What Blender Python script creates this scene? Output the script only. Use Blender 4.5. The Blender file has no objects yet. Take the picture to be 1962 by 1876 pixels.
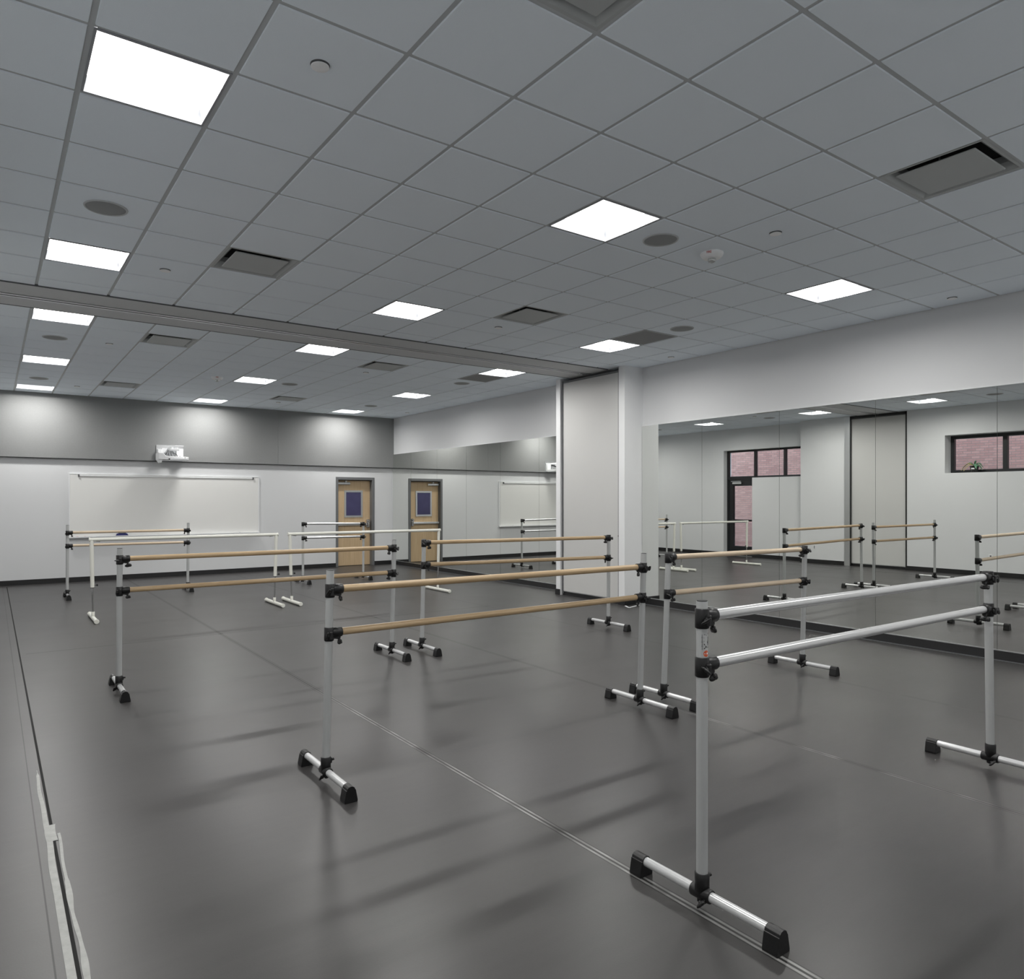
import bpy, math, random
from mathutils import Vector, Matrix
random.seed(4)
PI = math.pi
S = bpy.context.scene
COL = S.collection
# ---------------------------------------------------------------- camera, world, exposure
HC = 1.60                       # eye height
ZC = 3.661                      # ceiling height
T = 0.6096                      # ceiling module
GX, GY = 0.3567, 2.915          # ceiling grid origin
XM = 8.262                      # mirror face
XR, YF, YB = 8.285, 16.15, -1.0 # right wall, far wall, back wall
XL1, XL2 = -0.65, -0.95         # left wall near room / far room
cam = bpy.data.cameras.new('camera'); co = bpy.data.objects.new('camera', cam); COL.objects.link(co)
co.location = (0, 0, HC); co.rotation_euler = (PI/2, 0, -0.6145)
cam.sensor_fit = 'HORIZONTAL'; cam.sensor_width = 36; cam.lens = 36*1364.27/1962
cam.shift_x = (981-944.96)/1962; cam.shift_y = (958.91-938)/1962
cam.clip_start = 0.05; cam.clip_end = 200
S.camera = co
w = bpy.data.worlds.new('world'); S.world = w; w.use_nodes = True
bg = w.node_tree.nodes['Background']; bg.inputs[0].default_value = (0.62, 0.78, 1.0, 1); bg.inputs[1].default_value = 1.7
S.view_settings.view_transform = 'Standard'; S.view_settings.look = 'None'
S.view_settings.exposure = 2.07; S.view_settings.gamma = 1.0; S.view_settings.use_curve_mapping = False
LAMP_W = 16.0                   # watts of each ceiling troffer
LAMP_C = (1.0, 0.985, 0.955)
LAMP_SPREAD = math.radians(176)
S.cycles.adaptive_threshold = 0.02
S.cycles.max_bounces = 9; S.cycles.diffuse_bounces = 5; S.cycles.glossy_bounces = 6
S.cycles.transparent_max_bounces = 8; S.cycles.sample_clamp_indirect = 4.0

# ---------------------------------------------------------------- materials
class NT:
    def __init__(s, name):
        s.m = bpy.data.materials.new(name); s.m.use_nodes = True
        s.t = s.m.node_tree; s.b = s.t.nodes['Principled BSDF']
    def n(s, typ, **kw):
        nd = s.t.nodes.new(typ)
        for k, v in kw.items():
            if k.startswith('i_'): nd.inputs[int(k[2:])].default_value = v
            else: setattr(nd, k, v)
        return nd
    def l(s, a, b): s.t.links.new(a, b)
    def math(s, op, a, b=None, clamp=False):
        nd = s.n('ShaderNodeMath', operation=op); nd.use_clamp = clamp
        for i, x in enumerate((a, b)):
            if x is None: continue
            if isinstance(x, (int, float)): nd.inputs[i].default_value = x
            else: s.l(x, nd.inputs[i])
        return nd.outputs[0]
    def mix(s, f, a, b):
        nd = s.n('ShaderNodeMix', data_type='RGBA')
        for i, x in ((0, f), (6, a), (7, b)):
            if isinstance(x, (int, float)): nd.inputs[i].default_value = x
            elif isinstance(x, tuple): nd.inputs[i].default_value = (*x, 1)
            else: s.l(x, nd.inputs[i])
        return nd.outputs[2]
    def noise(s, scale, vec=None, detail=3.0, sc=(1, 1, 1), rough=.5):
        if vec is None: vec = s.n('ShaderNodeTexCoord').outputs['Object']
        mp = s.n('ShaderNodeMapping'); mp.inputs['Scale'].default_value = sc; s.l(vec, mp.inputs['Vector'])
        nz = s.n('ShaderNodeTexNoise'); nz.inputs['Scale'].default_value = scale; nz.inputs['Detail'].default_value = detail
        nz.inputs['Roughness'].default_value = rough
        s.l(mp.outputs[0], nz.inputs['Vector']); return nz.outputs['Fac']
    def ramp(s, f, a, b):
        nd = s.n('ShaderNodeMapRange'); nd.inputs[1].default_value = a; nd.inputs[2].default_value = b; s.l(f, nd.inputs[0]); return nd.outputs[0]

def simple(name, c, rough=.5, metal=0.0, var=.06, scale=6.0, bump=0.0, bscale=200.0, spec=.5):
    k = NT(name)
    lo = tuple(x*(1-var) for x in c); hi = tuple(min(1, x*(1+var)) for x in c)
    k.l(k.mix(k.noise(scale), lo, hi), k.b.inputs['Base Color'])
    k.b.inputs['Roughness'].default_value = rough; k.b.inputs['Metallic'].default_value = metal
    k.b.inputs['Specular IOR Level'].default_value = spec
    if bump:
        bp = k.n('ShaderNodeBump'); bp.inputs['Strength'].default_value = bump; bp.inputs['Distance'].default_value = .002
        k.l(k.noise(bscale), bp.inputs['Height']); k.l(bp.outputs[0], k.b.inputs['Normal'])
    return k.m
M = {}
M['wall'] = simple('wall_paint', (.69, .70, .71), .6, var=.015, scale=1.5, bump=.15, bscale=90, spec=.3)
M['tile'] = simple('ceiling_tile', (.86, .925, .99), .9, var=.02, scale=1.2, bump=.4, bscale=260, spec=.2)
M['grid'] = simple('ceiling_grid_steel', (.52, .54, .55), .55, var=.03)
M['soffit'] = simple('soffit_paint', (.55, .56, .57), .6, var=.03, scale=1.0)
M['fabric'] = simple('acoustic_fabric', (.27, .275, .275), .95, var=.05, scale=40, bump=.5, bscale=500, spec=.1)
M['black_base'] = simple('rubber_base', (.011, .011, .012), .45, var=.1)
M['black_plastic'] = simple('black_plastic', (.007, .007, .0075), .38, var=.15, scale=30, bump=.2, bscale=350)
M['black_gap'] = simple('dark_gap', (.006, .006, .006), .9)
M['seal'] = simple('dark_grey_seal', (.10, .105, .11), .5)
M['panel'] = simple('partition_vinyl', (.58, .58, .57), .7, var=.02, scale=2, bump=.25, bscale=300, spec=.25)
M['jamb'] = simple('jamb_paint', (.80, .81, .82), .5, var=.01)
M['alu'] = simple('satin_aluminium', (.72, .73, .74), .33, 1.0, var=.03, scale=3)
M['white_alu'] = simple('pearl_coated_tube', (.62, .625, .63), .22, .25, var=.02, scale=3)
M['post'] = simple('silver_coated_tube', (.46, .47, .47), .35, .1, var=.03, scale=3)
M['chrome'] = simple('polished_steel', (.62, .62, .62), .15, 1.0, var=.03)
M['cream'] = simple('cream_enamel', (.74, .74, .68), .35, var=.03)
M['white'] = simple('white_plastic', (.80, .81, .82), .45, var=.02)
M['alarm_white'] = simple('bright_white_plastic', (.93, .94, .95), .5, var=.01)
M['pan'] = simple('troffer_reflector', (.30, .31, .33), .4, var=.01)
M['board'] = simple('whiteboard_enamel', (.80, .80, .78), .35, var=.015, scale=1.5)
M['frame_grey'] = simple('door_frame_grey', (.15, .155, .16), .5, var=.04)
M['win_black'] = simple('window_frame_black', (.012, .013, .015), .4, var=.1)
M['blue'] = simple('blue_felt', (.03, .035, .16), .8)
M['red'] = simple('red_plastic', (.45, .05, .05), .4)
M['orange'] = simple('orange_print', (.62, .11, .04), .5)
M['ink'] = simple('black_print', (.01, .01, .01), .5)
M['grille'] = simple('perforated_grey', (.30, .31, .31), .7, var=.1, scale=300)
M['return'] = simple('return_grille_grey', (.24, .24, .24), .7, var=.12, scale=250)
M['plaque'] = simple('diffuser_plaque', (.44, .46, .46), .5, var=.02)
M['tape'] = simple('worn_white_tape', (.36, .365, .35), .5, var=.25, scale=25, bump=.5, bscale=60)
M['cable'] = simple('dark_cable', (.05, .05, .055), .5)
M['leaf_y'] = simple('yellowing_leaf', (.34, .33, .08), .5, var=.3, scale=40)
M['leaf_g'] = simple('green_leaf', (.12, .27, .16), .4, var=.3, scale=40)
M['pot'] = simple('glossy_black_pot', (.01, .01, .01), .15)
M['pavement'] = simple('outside_pavement', (.34, .34, .33), .9, var=.1, scale=3)
def wood(name, a, b, sc=(1.2, 30, 30), rough=.38):
    k = NT(name)
    n1 = k.noise(2.2, sc=sc, detail=6); n2 = k.noise(9, sc=sc, detail=2)
    f = k.math('ADD', k.math('MULTIPLY', n1, .7), k.math('MULTIPLY', n2, .3))
    k.l(k.mix(k.ramp(f, .3, .7), a, b), k.b.inputs['Base Color']); k.b.inputs['Roughness'].default_value = rough
    return k.m
M['wood_tan'] = wood('oiled_ash_rail', (.38, .26, .14), (.55, .41, .25))
M['wood_pale'] = wood('pale_maple_rail', (.56, .44, .315), (.72, .59, .44))
M['birch'] = wood('birch_veneer', (.52, .37, .215), (.64, .48, .30), sc=(9, 9, .5), rough=.45)
# mirror
k = NT('mirror_silver'); k.l(k.mix(k.noise(.7), (.835, .85, .82), (.85, .862, .835)), k.b.inputs['Base Color'])
k.b.inputs['Metallic'].default_value = 1; k.b.inputs['Roughness'].default_value = 0.0
M['mirror'] = k.m
# window glass: mostly clear, fresnel reflection
k = NT('window_glass'); k.t.nodes.remove(k.b)
out = [n for n in k.t.nodes if n.type == 'OUTPUT_MATERIAL'][0]
tr = k.n('ShaderNodeBsdfTransparent'); tr.inputs[0].default_value = (.86, .9, .88, 1)
gl = k.n('ShaderNodeBsdfGlossy'); gl.inputs['Roughness'].default_value = .01
lw = k.n('ShaderNodeFresnel'); lw.inputs[0].default_value = 1.5
mx = k.n('ShaderNodeMixShader'); k.l(lw.outputs[0], mx.inputs[0]); k.l(tr.outputs[0], mx.inputs[1]); k.l(gl.outputs[0], mx.inputs[2]); k.l(mx.outputs[0], out.inputs[0])
M['glass'] = k.m
# clear lens (strobe)
M['lens'] = simple('clear_lens', (.62, .64, .63), .08, .4, var=.3, scale=90)
# door vision glass: dark corridor behind, tinted
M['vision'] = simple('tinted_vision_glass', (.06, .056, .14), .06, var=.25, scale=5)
# lit diffuser
k = NT('lit_diffuser'); k.b.inputs['Base Color'].default_value = (.9, .9, .9, 1)
k.b.inputs['Emission Color'].default_value = (*LAMP_C, 1); k.b.inputs['Emission Strength'].default_value = 2.4
M['diffuser'] = k.m
# brick
k = NT('red_brick'); tc = k.n('ShaderNodeTexCoord'); sp = k.n('ShaderNodeSeparateXYZ'); k.l(tc.outputs['Object'], sp.inputs[0])
cb = k.n('ShaderNodeCombineXYZ'); k.l(sp.outputs[1], cb.inputs[0]); k.l(sp.outputs[2], cb.inputs[1])
br = k.n('ShaderNodeTexBrick'); k.l(cb.outputs[0], br.inputs['Vector'])
br.inputs['Color1'].default_value = (.34, .165, .14, 1); br.inputs['Color2'].default_value = (.25, .11, .095, 1)
br.inputs['Mortar'].default_value = (.15, .10, .09, 1); br.inputs['Scale'].default_value = 1
br.inputs['Brick Width'].default_value = .203; br.inputs['Row Height'].default_value = .068; br.inputs['Mortar Size'].default_value = .006
k.l(br.outputs['Color'], k.b.inputs['Base Color']); k.b.inputs['Roughness'].default_value = .9
M['brick'] = k.m
# floor: grey marley sheets, taped seams
k = NT('marley_floor'); tc = k.n('ShaderNodeTexCoord'); sp = k.n('ShaderNodeSeparateXYZ'); k.l(tc.outputs['Object'], sp.inputs[0])
X, Y = sp.outputs[0], sp.outputs[1]
n_big = k.noise(.8, detail=4); n_str = k.noise(3.5, sc=(1, 5, 1), detail=5, rough=.65); n_fine = k.noise(160, detail=2)
f = k.math('ADD', k.math('ADD', k.math('MULTIPLY', n_big, .45), k.math('MULTIPLY', n_str, .35)), k.math('MULTIPLY', n_fine, .2))
base = k.mix(k.ramp(f, .3, .7), (.036, .0345, .0345), (.052, .050, .0495))
# scuffs
scf = k.ramp(k.noise(5, sc=(1, 7, 1), detail=8, rough=.75), .66, .80)
base = k.mix(k.math('MULTIPLY', scf, .6), base, (.10, .097, .096))
mod = k.ramp(k.noise(.55, sc=(1, 1, 1), detail=2), .40, .60)
grain = k.ramp(k.noise(14, sc=(1, .35, 1), detail=3), .3, .62)
def dist(c, s): return k.math('ABSOLUTE', k.math('SUBTRACT', c, s))
def line(c, s, hw): return k.math('LESS_THAN', dist(c, s), hw)
dull = 0.0
along = k.n('ShaderNodeCombineXYZ'); k.l(Y, along.inputs[1])
for s_, amp, yend, th in ((2.253, 1.0, 5.9, .34), (4.295, .8, 4.4, .46), (6.12, .5, 3.6, .50)):
    d = dist(X, s_)
    wear = k.ramp(k.noise(1.1+amp, vec=along.outputs[0], detail=2), th, th+.08)
    near_ = k.math('SUBTRACT', 1.0, k.ramp(Y, yend-1.2, yend))
    edge = k.math('MULTIPLY', k.math('LESS_THAN', k.math('ABSOLUTE', k.math('SUBTRACT', d, .0125)), .006), k.math('MULTIPLY', k.math('MULTIPLY', wear, near_), grain))
    base = k.mix(k.math('MULTIPLY', k.math('LESS_THAN', d, .022), .25*amp), base, (.085, .084, .083))
    base = k.mix(k.math('MULTIPLY', k.math('LESS_THAN', k.math('ABSOLUTE', k.math('SUBTRACT', d, .021)), .004), .55*amp), base, (.012, .012, .012))
    base = k.mix(k.math('MULTIPLY', k.math('LESS_THAN', d, .004), .7*amp), base, (.015, .015, .015))
    base = k.mix(k.math('MULTIPLY', edge, .85*amp), base, (.30, .30, .29))
    gone = k.math('SUBTRACT', 1.0, k.math('MULTIPLY', wear, near_))
    dl = k.math('MULTIPLY', k.math('LESS_THAN', d, .022), k.math('MULTIPLY', gone, .28*amp))
    dl = k.math('ADD', dl, k.math('MULTIPLY', k.math('LESS_THAN', d, .006), .5*amp))
    dl = k.math('ADD', dl, k.math('MULTIPLY', k.math('LESS_THAN', k.math('ABSOLUTE', k.math('SUBTRACT', d, .021)), .004), .35*amp))
    dull = k.math('ADD', dull, dl)
base = k.mix(k.math('MULTIPLY', line(X, .178, .003), .7), base, (.015, .015, .015))
cross = k.math('MULTIPLY', line(Y, 8.86, .012), k.math('MULTIPLY', k.math('GREATER_THAN', X, .3), k.math('LESS_THAN', X, 6.2)))
base = k.mix(k.math('MULTIPLY', cross, .65), base, (.010, .010, .010))
k.l(base, k.b.inputs['Base Color'])
k.l(k.math('ADD', k.math('MULTIPLY', n_big, .12), .29), k.b.inputs['Roughness'])
bp = k.n('ShaderNodeBump'); bp.inputs['Strength'].default_value = .12; bp.inputs['Distance'].default_value = .001
k.l(n_fine, bp.inputs['Height']); k.l(bp.outputs[0], k.b.inputs['Normal'])
dull = k.math('ADD', dull, k.math('MULTIPLY', cross, .5)); dull = k.math('ADD', dull, k.math('MULTIPLY', line(X, .178, .003), .5))
k.l(k.math('MULTIPLY', k.math('SUBTRACT', 1.0, dull, True), .44), k.b.inputs['Specular IOR Level'])

M['floor'] = k.m

# ---------------------------------------------------------------- mesh builder
class MB:
    def __init__(s): s.v = []; s.f = []; s.mi = []; s.sm = []
    def add(s, vs, fs, mi=0, sm=False, mat=None):
        o = len(s.v)
        for p in vs: s.v.append(tuple(mat @ Vector(p)) if mat else tuple(p))
        for q in fs: s.f.append([o+i for i in q]); s.mi.append(mi); s.sm.append(sm)
        return s
    def box(s, x0, x1, y0, y1, z0, z1, mi=0, mat=None):
        x0, x1 = min(x0, x1), max(x0, x1); y0, y1 = min(y0, y1), max(y0, y1); z0, z1 = min(z0, z1), max(z0, z1)
        v = [(x, y, z) for z in (z0, z1) for y in (y0, y1) for x in (x0, x1)]
        return s.add(v, [(0, 2, 3, 1), (4, 5, 7, 6), (0, 1, 5, 4), (2, 6, 7, 3), (0, 4, 6, 2), (1, 3, 7, 5)], mi, False, mat)
    def bbox(s, x0, x1, y0, y1, z0, z1, b, mi=0, mat=None):      # box with chamfered edges
        cx, cy, cz = (x0+x1)/2, (y0+y1)/2, (z0+z1)/2
        hx, hy, hz = (x1-x0)/2, (y1-y0)/2, (z1-z0)/2
        rings = [(hz, -b), (hz-b, 0), (-hz+b, 0), (-hz, -b)]
        vs = []; fs = []
        for z, d in rings:
            a, c = hx+d, hy+d
            vs += [(cx-a+b, cy-c, cz+z), (cx+a-b, cy-c, cz+z), (cx+a, cy-c+b, cz+z), (cx+a, cy+c-b, cz+z), (cx+a-b, cy+c, cz+z), (cx-a+b, cy+c, cz+z), (cx-a, cy+c-b, cz+z), (cx-a, cy-c+b, cz+z)]
        for r in range(3):
            for i in range(8): fs.append((r*8+i, (r+1)*8+i, (r+1)*8+(i+1) % 8, r*8+(i+1) % 8))
        fs.append(tuple(range(8))); fs.append(tuple(24+7-i for i in range(8)))
        return s.add(vs, fs, mi, False, mat)
    def frame(s, p, q):
        d = (Vector(q)-Vector(p)); L = d.length; d.normalize()
        return Matrix.Translation(Vector(p)) @ d.to_track_quat('Z', 'Y').to_matrix().to_4x4(), L
    def lathe(s, prof, n=24, mi=0, mat=None, sm=True, caps=True):   # prof [(r,z)]
        vs = []; fs = []
        for r, z in prof:
            for i in range(n):
                a = 2*PI*i/n; vs.append((r*math.cos(a), r*math.sin(a), z))
        for j in range(len(prof)-1):
            for i in range(n): fs.append((j*n+i, j*n+(i+1) % n, (j+1)*n+(i+1) % n, (j+1)*n+i))
        s.add(vs, fs, mi, sm, mat)
        if caps:
            for j, rev in ((0, True), (len(prof)-1, False)):
                if prof[j][0] > 1e-5:
                    vv = vs[j*n:(j+1)*n]; s.add(vv, [tuple(reversed(range(n))) if rev else tuple(range(n))], mi, False, mat)
        return s
    def cyl(s, p, q, r, n=20, mi=0, r2=None, caps=True, bev=0):
        m, L = s.frame(p, q); r2 = r if r2 is None else r2
        prof = [(r, 0), (r2, L)] if not bev else [(r-bev, 0), (r, bev), (r2, L-bev), (r2-bev, L)]
        return s.lathe(prof, n, mi, m, True, caps)
    def ell(s, c, rx, ry, rz, n=14, mi=0, rot=None):
        m = Matrix.Translation(Vector(c)) @ (rot or Matrix.Identity(4)) @ Matrix.Diagonal((rx, ry, rz, 1))
        prof = [(max(1e-6, math.sin(PI*j/8)), -math.cos(PI*j/8)) for j in range(9)]
        return s.lathe(prof, n, mi, m, True, False)
    def prism(s, poly, a0, a1, axis='y', mi=0, mat=None):         # poly of (u,v); extruded along axis
        n = len(poly)
        def P(u, v, a): return (u, a, v) if axis == 'y' else ((a, u, v) if axis == 'x' else (u, v, a))
        vs = [P(u, v, a0) for u, v in poly]+[P(u, v, a1) for u, v in poly]
        fs = [tuple(range(n)), tuple(reversed(range(n, 2*n)))]+[(i, n+i, n+(i+1) % n, (i+1) % n) for i in range(n)]
        return s.add(vs, fs, mi, False, mat)
    def build(s, name, mats, parent=None, bevel=0):
        me = bpy.data.meshes.new(name); me.from_pydata(s.v, [], s.f)
        mats = mats if isinstance(mats, (list, tuple)) else [mats]
        for m in mats: me.materials.append(M[m])
        me.polygons.foreach_set('material_index', s.mi); me.polygons.foreach_set('use_smooth', s.sm)
        import bmesh
        b = bmesh.new(); b.from_mesh(me); bmesh.ops.recalc_face_normals(b, faces=b.faces); b.to_mesh(me); b.free()
        me.update()
        o = bpy.data.objects.new(name, me); COL.objects.link(o)
        if parent: o.parent = parent
        if bevel:
            md = o.modifiers.new('bevel', 'BEVEL'); md.width = bevel; md.segments = 2; md.limit_method = 'ANGLE'
        return o
def tag(o, label, cat, group=None, kind=None):
    o['label'] = label; o['category'] = cat
    if group: o['group'] = group
    if kind: o['kind'] = kind
    return o
def thing(name, label, cat, loc=(0, 0, 0), rz=0, group=None):
    o = bpy.data.objects.new(name, None); COL.objects.link(o); o.location = loc; o.rotation_euler = (0, 0, rz)
    o.empty_display_size = .1
    return tag(o, label, cat, group)
def struct(o): o['kind'] = 'structure'; return o
KIDS = {}
def copy_tree(o, parent=None):
    c = o.copy(); COL.objects.link(c)
    if parent: c.parent = parent
    for ch in [x for x in bpy.data.objects if x.parent == o]: copy_tree(ch, c)
    return c

# ---------------------------------------------------------------- the room shell
b = MB(); b.box(-1.25, XR+.25, YB-.2, YF+.5, -.12, 0); struct(b.build('floor', 'floor'))
# ceiling: grid flanges with tegular tiles dropped into them, fixture cells left open
LIGHTS = [(i, r) for i in (0, 5, 10) for r in (-4, 1, 6, 10, 15, 20)]
VENTS = [(2, -2), (7, -2), (2, 5), (7, 5), (2, 11), (7, 11), (2, 18), (7, 18)]
RETURNS = [(10, 5), (10, 11)]
OPEN = set(LIGHTS+VENTS+RETURNS)
XC0, XC1 = -1.2, XR+.02
SOF0, SOF1 = 8.085, 9.0
b = MB(); tl = MB()
for zone0, zone1 in ((YB, SOF0), (SOF1, YF+.02)):
    for i in range(-3, 14):
        for r in range(-7, 23):
            x0, x1 = max(GX+i*T, XC0), min(GX+(i+1)*T, XC1)
            y0, y1 = max(GY+r*T, zone0), min(GY+(r+1)*T, zone1)
            if x1-x0 < .01 or y1-y0 < .01: continue
            g = .012; zf = ZC+.004
            if (i, r) in OPEN:
                ys = (y0, y0+g, y1-g, y1); xs = (x0, x0+g, x1-g, x1)
                for u in range(3):
                    for v in range(3):
                        if u == 1 and v == 1: continue
                        b.add([(xs[u], ys[v], zf), (xs[u+1], ys[v], zf), (xs[u+1], ys[v+1], zf), (xs[u], ys[v+1], zf)], [(0, 3, 2, 1)])
            else:
                b.add([(x0, y0, zf), (x1, y0, zf), (x1, y1, zf), (x0, y1, zf)], [(0, 3, 2, 1)])
                e = .0125; zt = ZC-.004
                gx0 = e if x0 == GX+i*T else 0; gx1 = e if x1 == GX+(i+1)*T else 0
                gy0 = e if y0 == GY+r*T else 0; gy1 = e if y1 == GY+(r+1)*T else 0
                a0, a1, c0, c1 = x0+gx0, x1-gx1, y0+gy0, y1-gy1
                if a1-a0 < .01 or c1-c0 < .01: continue
                q = .003
                tl.add([(a0, c0, zf-.001), (a1, c0, zf-.001), (a1, c1, zf-.001), (a0, c1, zf-.001), (a0+q, c0+q, zt), (a1-q, c0+q, zt), (a1-q, c1-q, zt), (a0+q, c1-q, zt)],
                       [(4, 7, 6, 5), (0, 4, 5, 1), (1, 5, 6, 2), (2, 6, 7, 3), (3, 7, 4, 0)], 0)
ceil = struct(tl.build('ceiling', 'tile'))
b.build('grid_frame', 'grid', ceil)
b = MB(); b.box(-1.25, XR+.2, YB-.2, YF+.5, ZC+.16, ZC+.36); struct(b.build('sky_block_slab', 'soffit'))  # unseen slab added to stop sky light leaking in around the vents
# walls
b = MB(); b.box(XR, XR+.2, YB-.2, YF+.5, 0, ZC+.16); struct(b.build('wall_right', 'wall'))
DX0, DX1, DZ = 6.80, 7.75, 2.135
b = MB(); b.box(-1.25, DX0, YF, YF+.3, 0, ZC+.16); b.box(DX1, XR, YF, YF+.3, 0, ZC+.16); b.box(DX0, DX1, YF, YF+.3, DZ, ZC+.16)
struct(b.build('wall_far', 'wall'))
b = MB(); b.box(-1.25, XR, YB-.2, YB, 0, ZC+.16); struct(b.build('wall_back', 'wall'))
# left wall: near room with a high window recess, partition pocket, pilaster, far room with door and transom
WZ0, WZ1, WY0, WY1 = 2.20, 3.03, 3.35, 7.08
TZ0, TZ1, TY1 = 2.24, 3.04, 13.1
b = MB()
b.box(-1.05, XL1, YB, WY0, 0, ZC+.16); b.box(-1.05, XL1, WY1, 7.88, 0, ZC+.16)
b.box(-1.05, XL1, WY0, WY1, 0, WZ0); b.box(-1.05, XL1, WY0, WY1, WZ1, ZC+.16)
b.box(-1.25, -.95, 7.88, 9.26, 0, ZC+.16)                          # back of the pocket
b.box(-1.05, XL1, 9.26, 10.5, 0, ZC+.16)                           # pilaster
b.box(-1.3, XL2, 10.5, TY1, TZ1, ZC+.16); b.box(-1.3, XL2, TY1, YF, 0, ZC+.16)
b.box(-1.3, XL2, 10.5, 12.15, 0, TZ0)
struct(b.build('wall_left', 'wall'))
# fabric-wrapped band high on the far wall
b = MB()
for a, c in ((-1.0, 5.3485), (5.3515, XR)):
    b.box(a, c, YF-.07, YF, 2.42, ZC-.004)
b.box(-1.0, XR, YF-.06, YF, 2.408, 2.42, 1)
struct(b.build('trim_1', ['fabric', 'black_base']))
# gypsum soffit over the partition line
b = MB()
b.box(-1.2, XR, SOF0, 8.50, ZC-.012, ZC+.05); b.box(-1.2, XR, 8.62, SOF1, ZC-.012, ZC+.05); b.box(-1.2, XR, 8.50, 8.62, ZC+.02, ZC+.05)
struct(b.build('trim_2', 'soffit'))
b = MB(); b.box(XL1, 7.9, SOF0-.012, SOF0, ZC-.016, ZC+.004); b.box(XL1, 7.9, SOF1, SOF1+.012, ZC-.016, ZC+.004)
struct(b.build('trim_3', 'seal'))
tr = thing('partition_track', 'twin-rail aluminium track running across the ceiling in the plaster beam', 'track', (0, 8.56, ZC))
b = MB(); b.box(XL1, 7.9, -.05, -.02, -.022, .018); b.box(XL1, 7.9, .02, .05, -.022, .018); b.build('rail', 'alu', tr, .002)
b = MB(); b.box(XL1, 7.9, -.019, .019, -.004, .018); b.build('slot', 'black_gap', tr)
# right pilaster and pocket
PX = 7.885
b = MB()
b.box(PX, XR, 7.705, 7.83, 0, ZC+.004); b.box(PX, XR, 9.205, 9.31, 0, ZC+.004)
b.box(8.12, XR, 7.83, 9.205, 0, ZC)
struct(b.build('wall_pilaster', 'jamb'))
# baseboards
b = MB(); b.box(XL2, DX0-.03, YF-.012, YF, 0, .095); b.box(DX1+.03, XM-.02, YF-.012, YF, 0, .095); struct(b.build('baseboard_far', 'black_base'))
b = MB()
b.box(XL1, XL1+.012, YB, 7.88, 0, .1); b.box(XL1, XL1+.012, 9.34, 10.5, 0, .1); b.box(XL2, XL1+.012, 10.5, 10.512, 0, .1)
b.box(XL2, XL2+.012, 10.512, 12.15, 0, .1); b.box(XL2, XL2+.012, TY1, YF-.012, 0, .1)
struct(b.build('baseboard_left', 'black_base'))
b = MB()
b.prism([(XM-.018, 0), (XR, 0), (XR, .095), (XM-.010, .095)], YB, 7.693, 'y'); b.prism([(XM-.018, 0), (XR, 0), (XR, .095), (XM-.010, .095)], 9.322, YF-.012, 'y')
b.box(PX-.012, XM, 7.693, 7.705, 0, .095); b.box(PX-.012, PX, 7.705, 7.83, 0, .095)
b.box(PX-.012, PX, 9.205, 9.31, 0, .095); b.box(PX-.012, XM, 9.31, 9.322, 0, .095)
br_ = struct(b.build('baseboard_right', 'black_base'))
b = MB(); b.box(XM-.014, XM+.002, YB, 7.693, .095, .103); b.box(XM-.014, XM+.002, 9.322, YF-.012, .095, .103); b.build('mirror_channel', 'alu', br_)
b = MB(); b.box(XM-.05, XM-.018, YB, 7.69, 0, .006); b.box(XM-.05, XM-.018, 9.33, YF-.02, 0, .006); b.build('floor_edging', 'seal', br_)

# ---------------------------------------------------------------- mirrors
near = [7.70, 6.56, 5.345, 4.13, 2.925, 1.71, .5, -.71]
far = [YF-.055, 15.14, 13.92, 12.70, 11.46, 10.24, 9.325]
def mirror(y1, y0, label, grp):
    b = MB(); b.box(XM, XR-.001, y0+.0018, y1-.0018, .104, 2.752)
    o = b.build('mirror_panel', 'mirror'); tag(o, label, 'mirror', grp)
    # origin at base
    return o
nl = ['narrow mirror panel against the pilaster, reflecting the pilaster side', 'mirror panel behind the pale wooden barre, reflecting the black glass door',
      'mirror panel right of the seam above the white barre, reflecting the tall partition panel', 'mirror panel reflecting the dark strip beside the partition and the bare left wall',
      'mirror panel at the right edge of the photo, reflecting the second window pane', 'mirror panel just out of frame right of the window reflection', 'mirror panel far out of frame near the back of the room']
for i in range(5): mirror(near[i], near[i+1], nl[i], 'wall mirrors in the near room')
fl = ['mirror panel tucked in the far corner beside the wooden door', 'mirror panel reflecting the wooden door with its push bar', 'mirror panel between the reflected door and the reflected whiteboard',
      'mirror panel reflecting the end of the whiteboard', 'mirror panel reflecting part of the whiteboard left of the last seam', 'last far mirror panel, cut by the white pilaster jamb, reflecting the projector']
for i in range(6): mirror(far[i], far[i+1], fl[i], 'wall mirrors in the far room')

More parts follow.
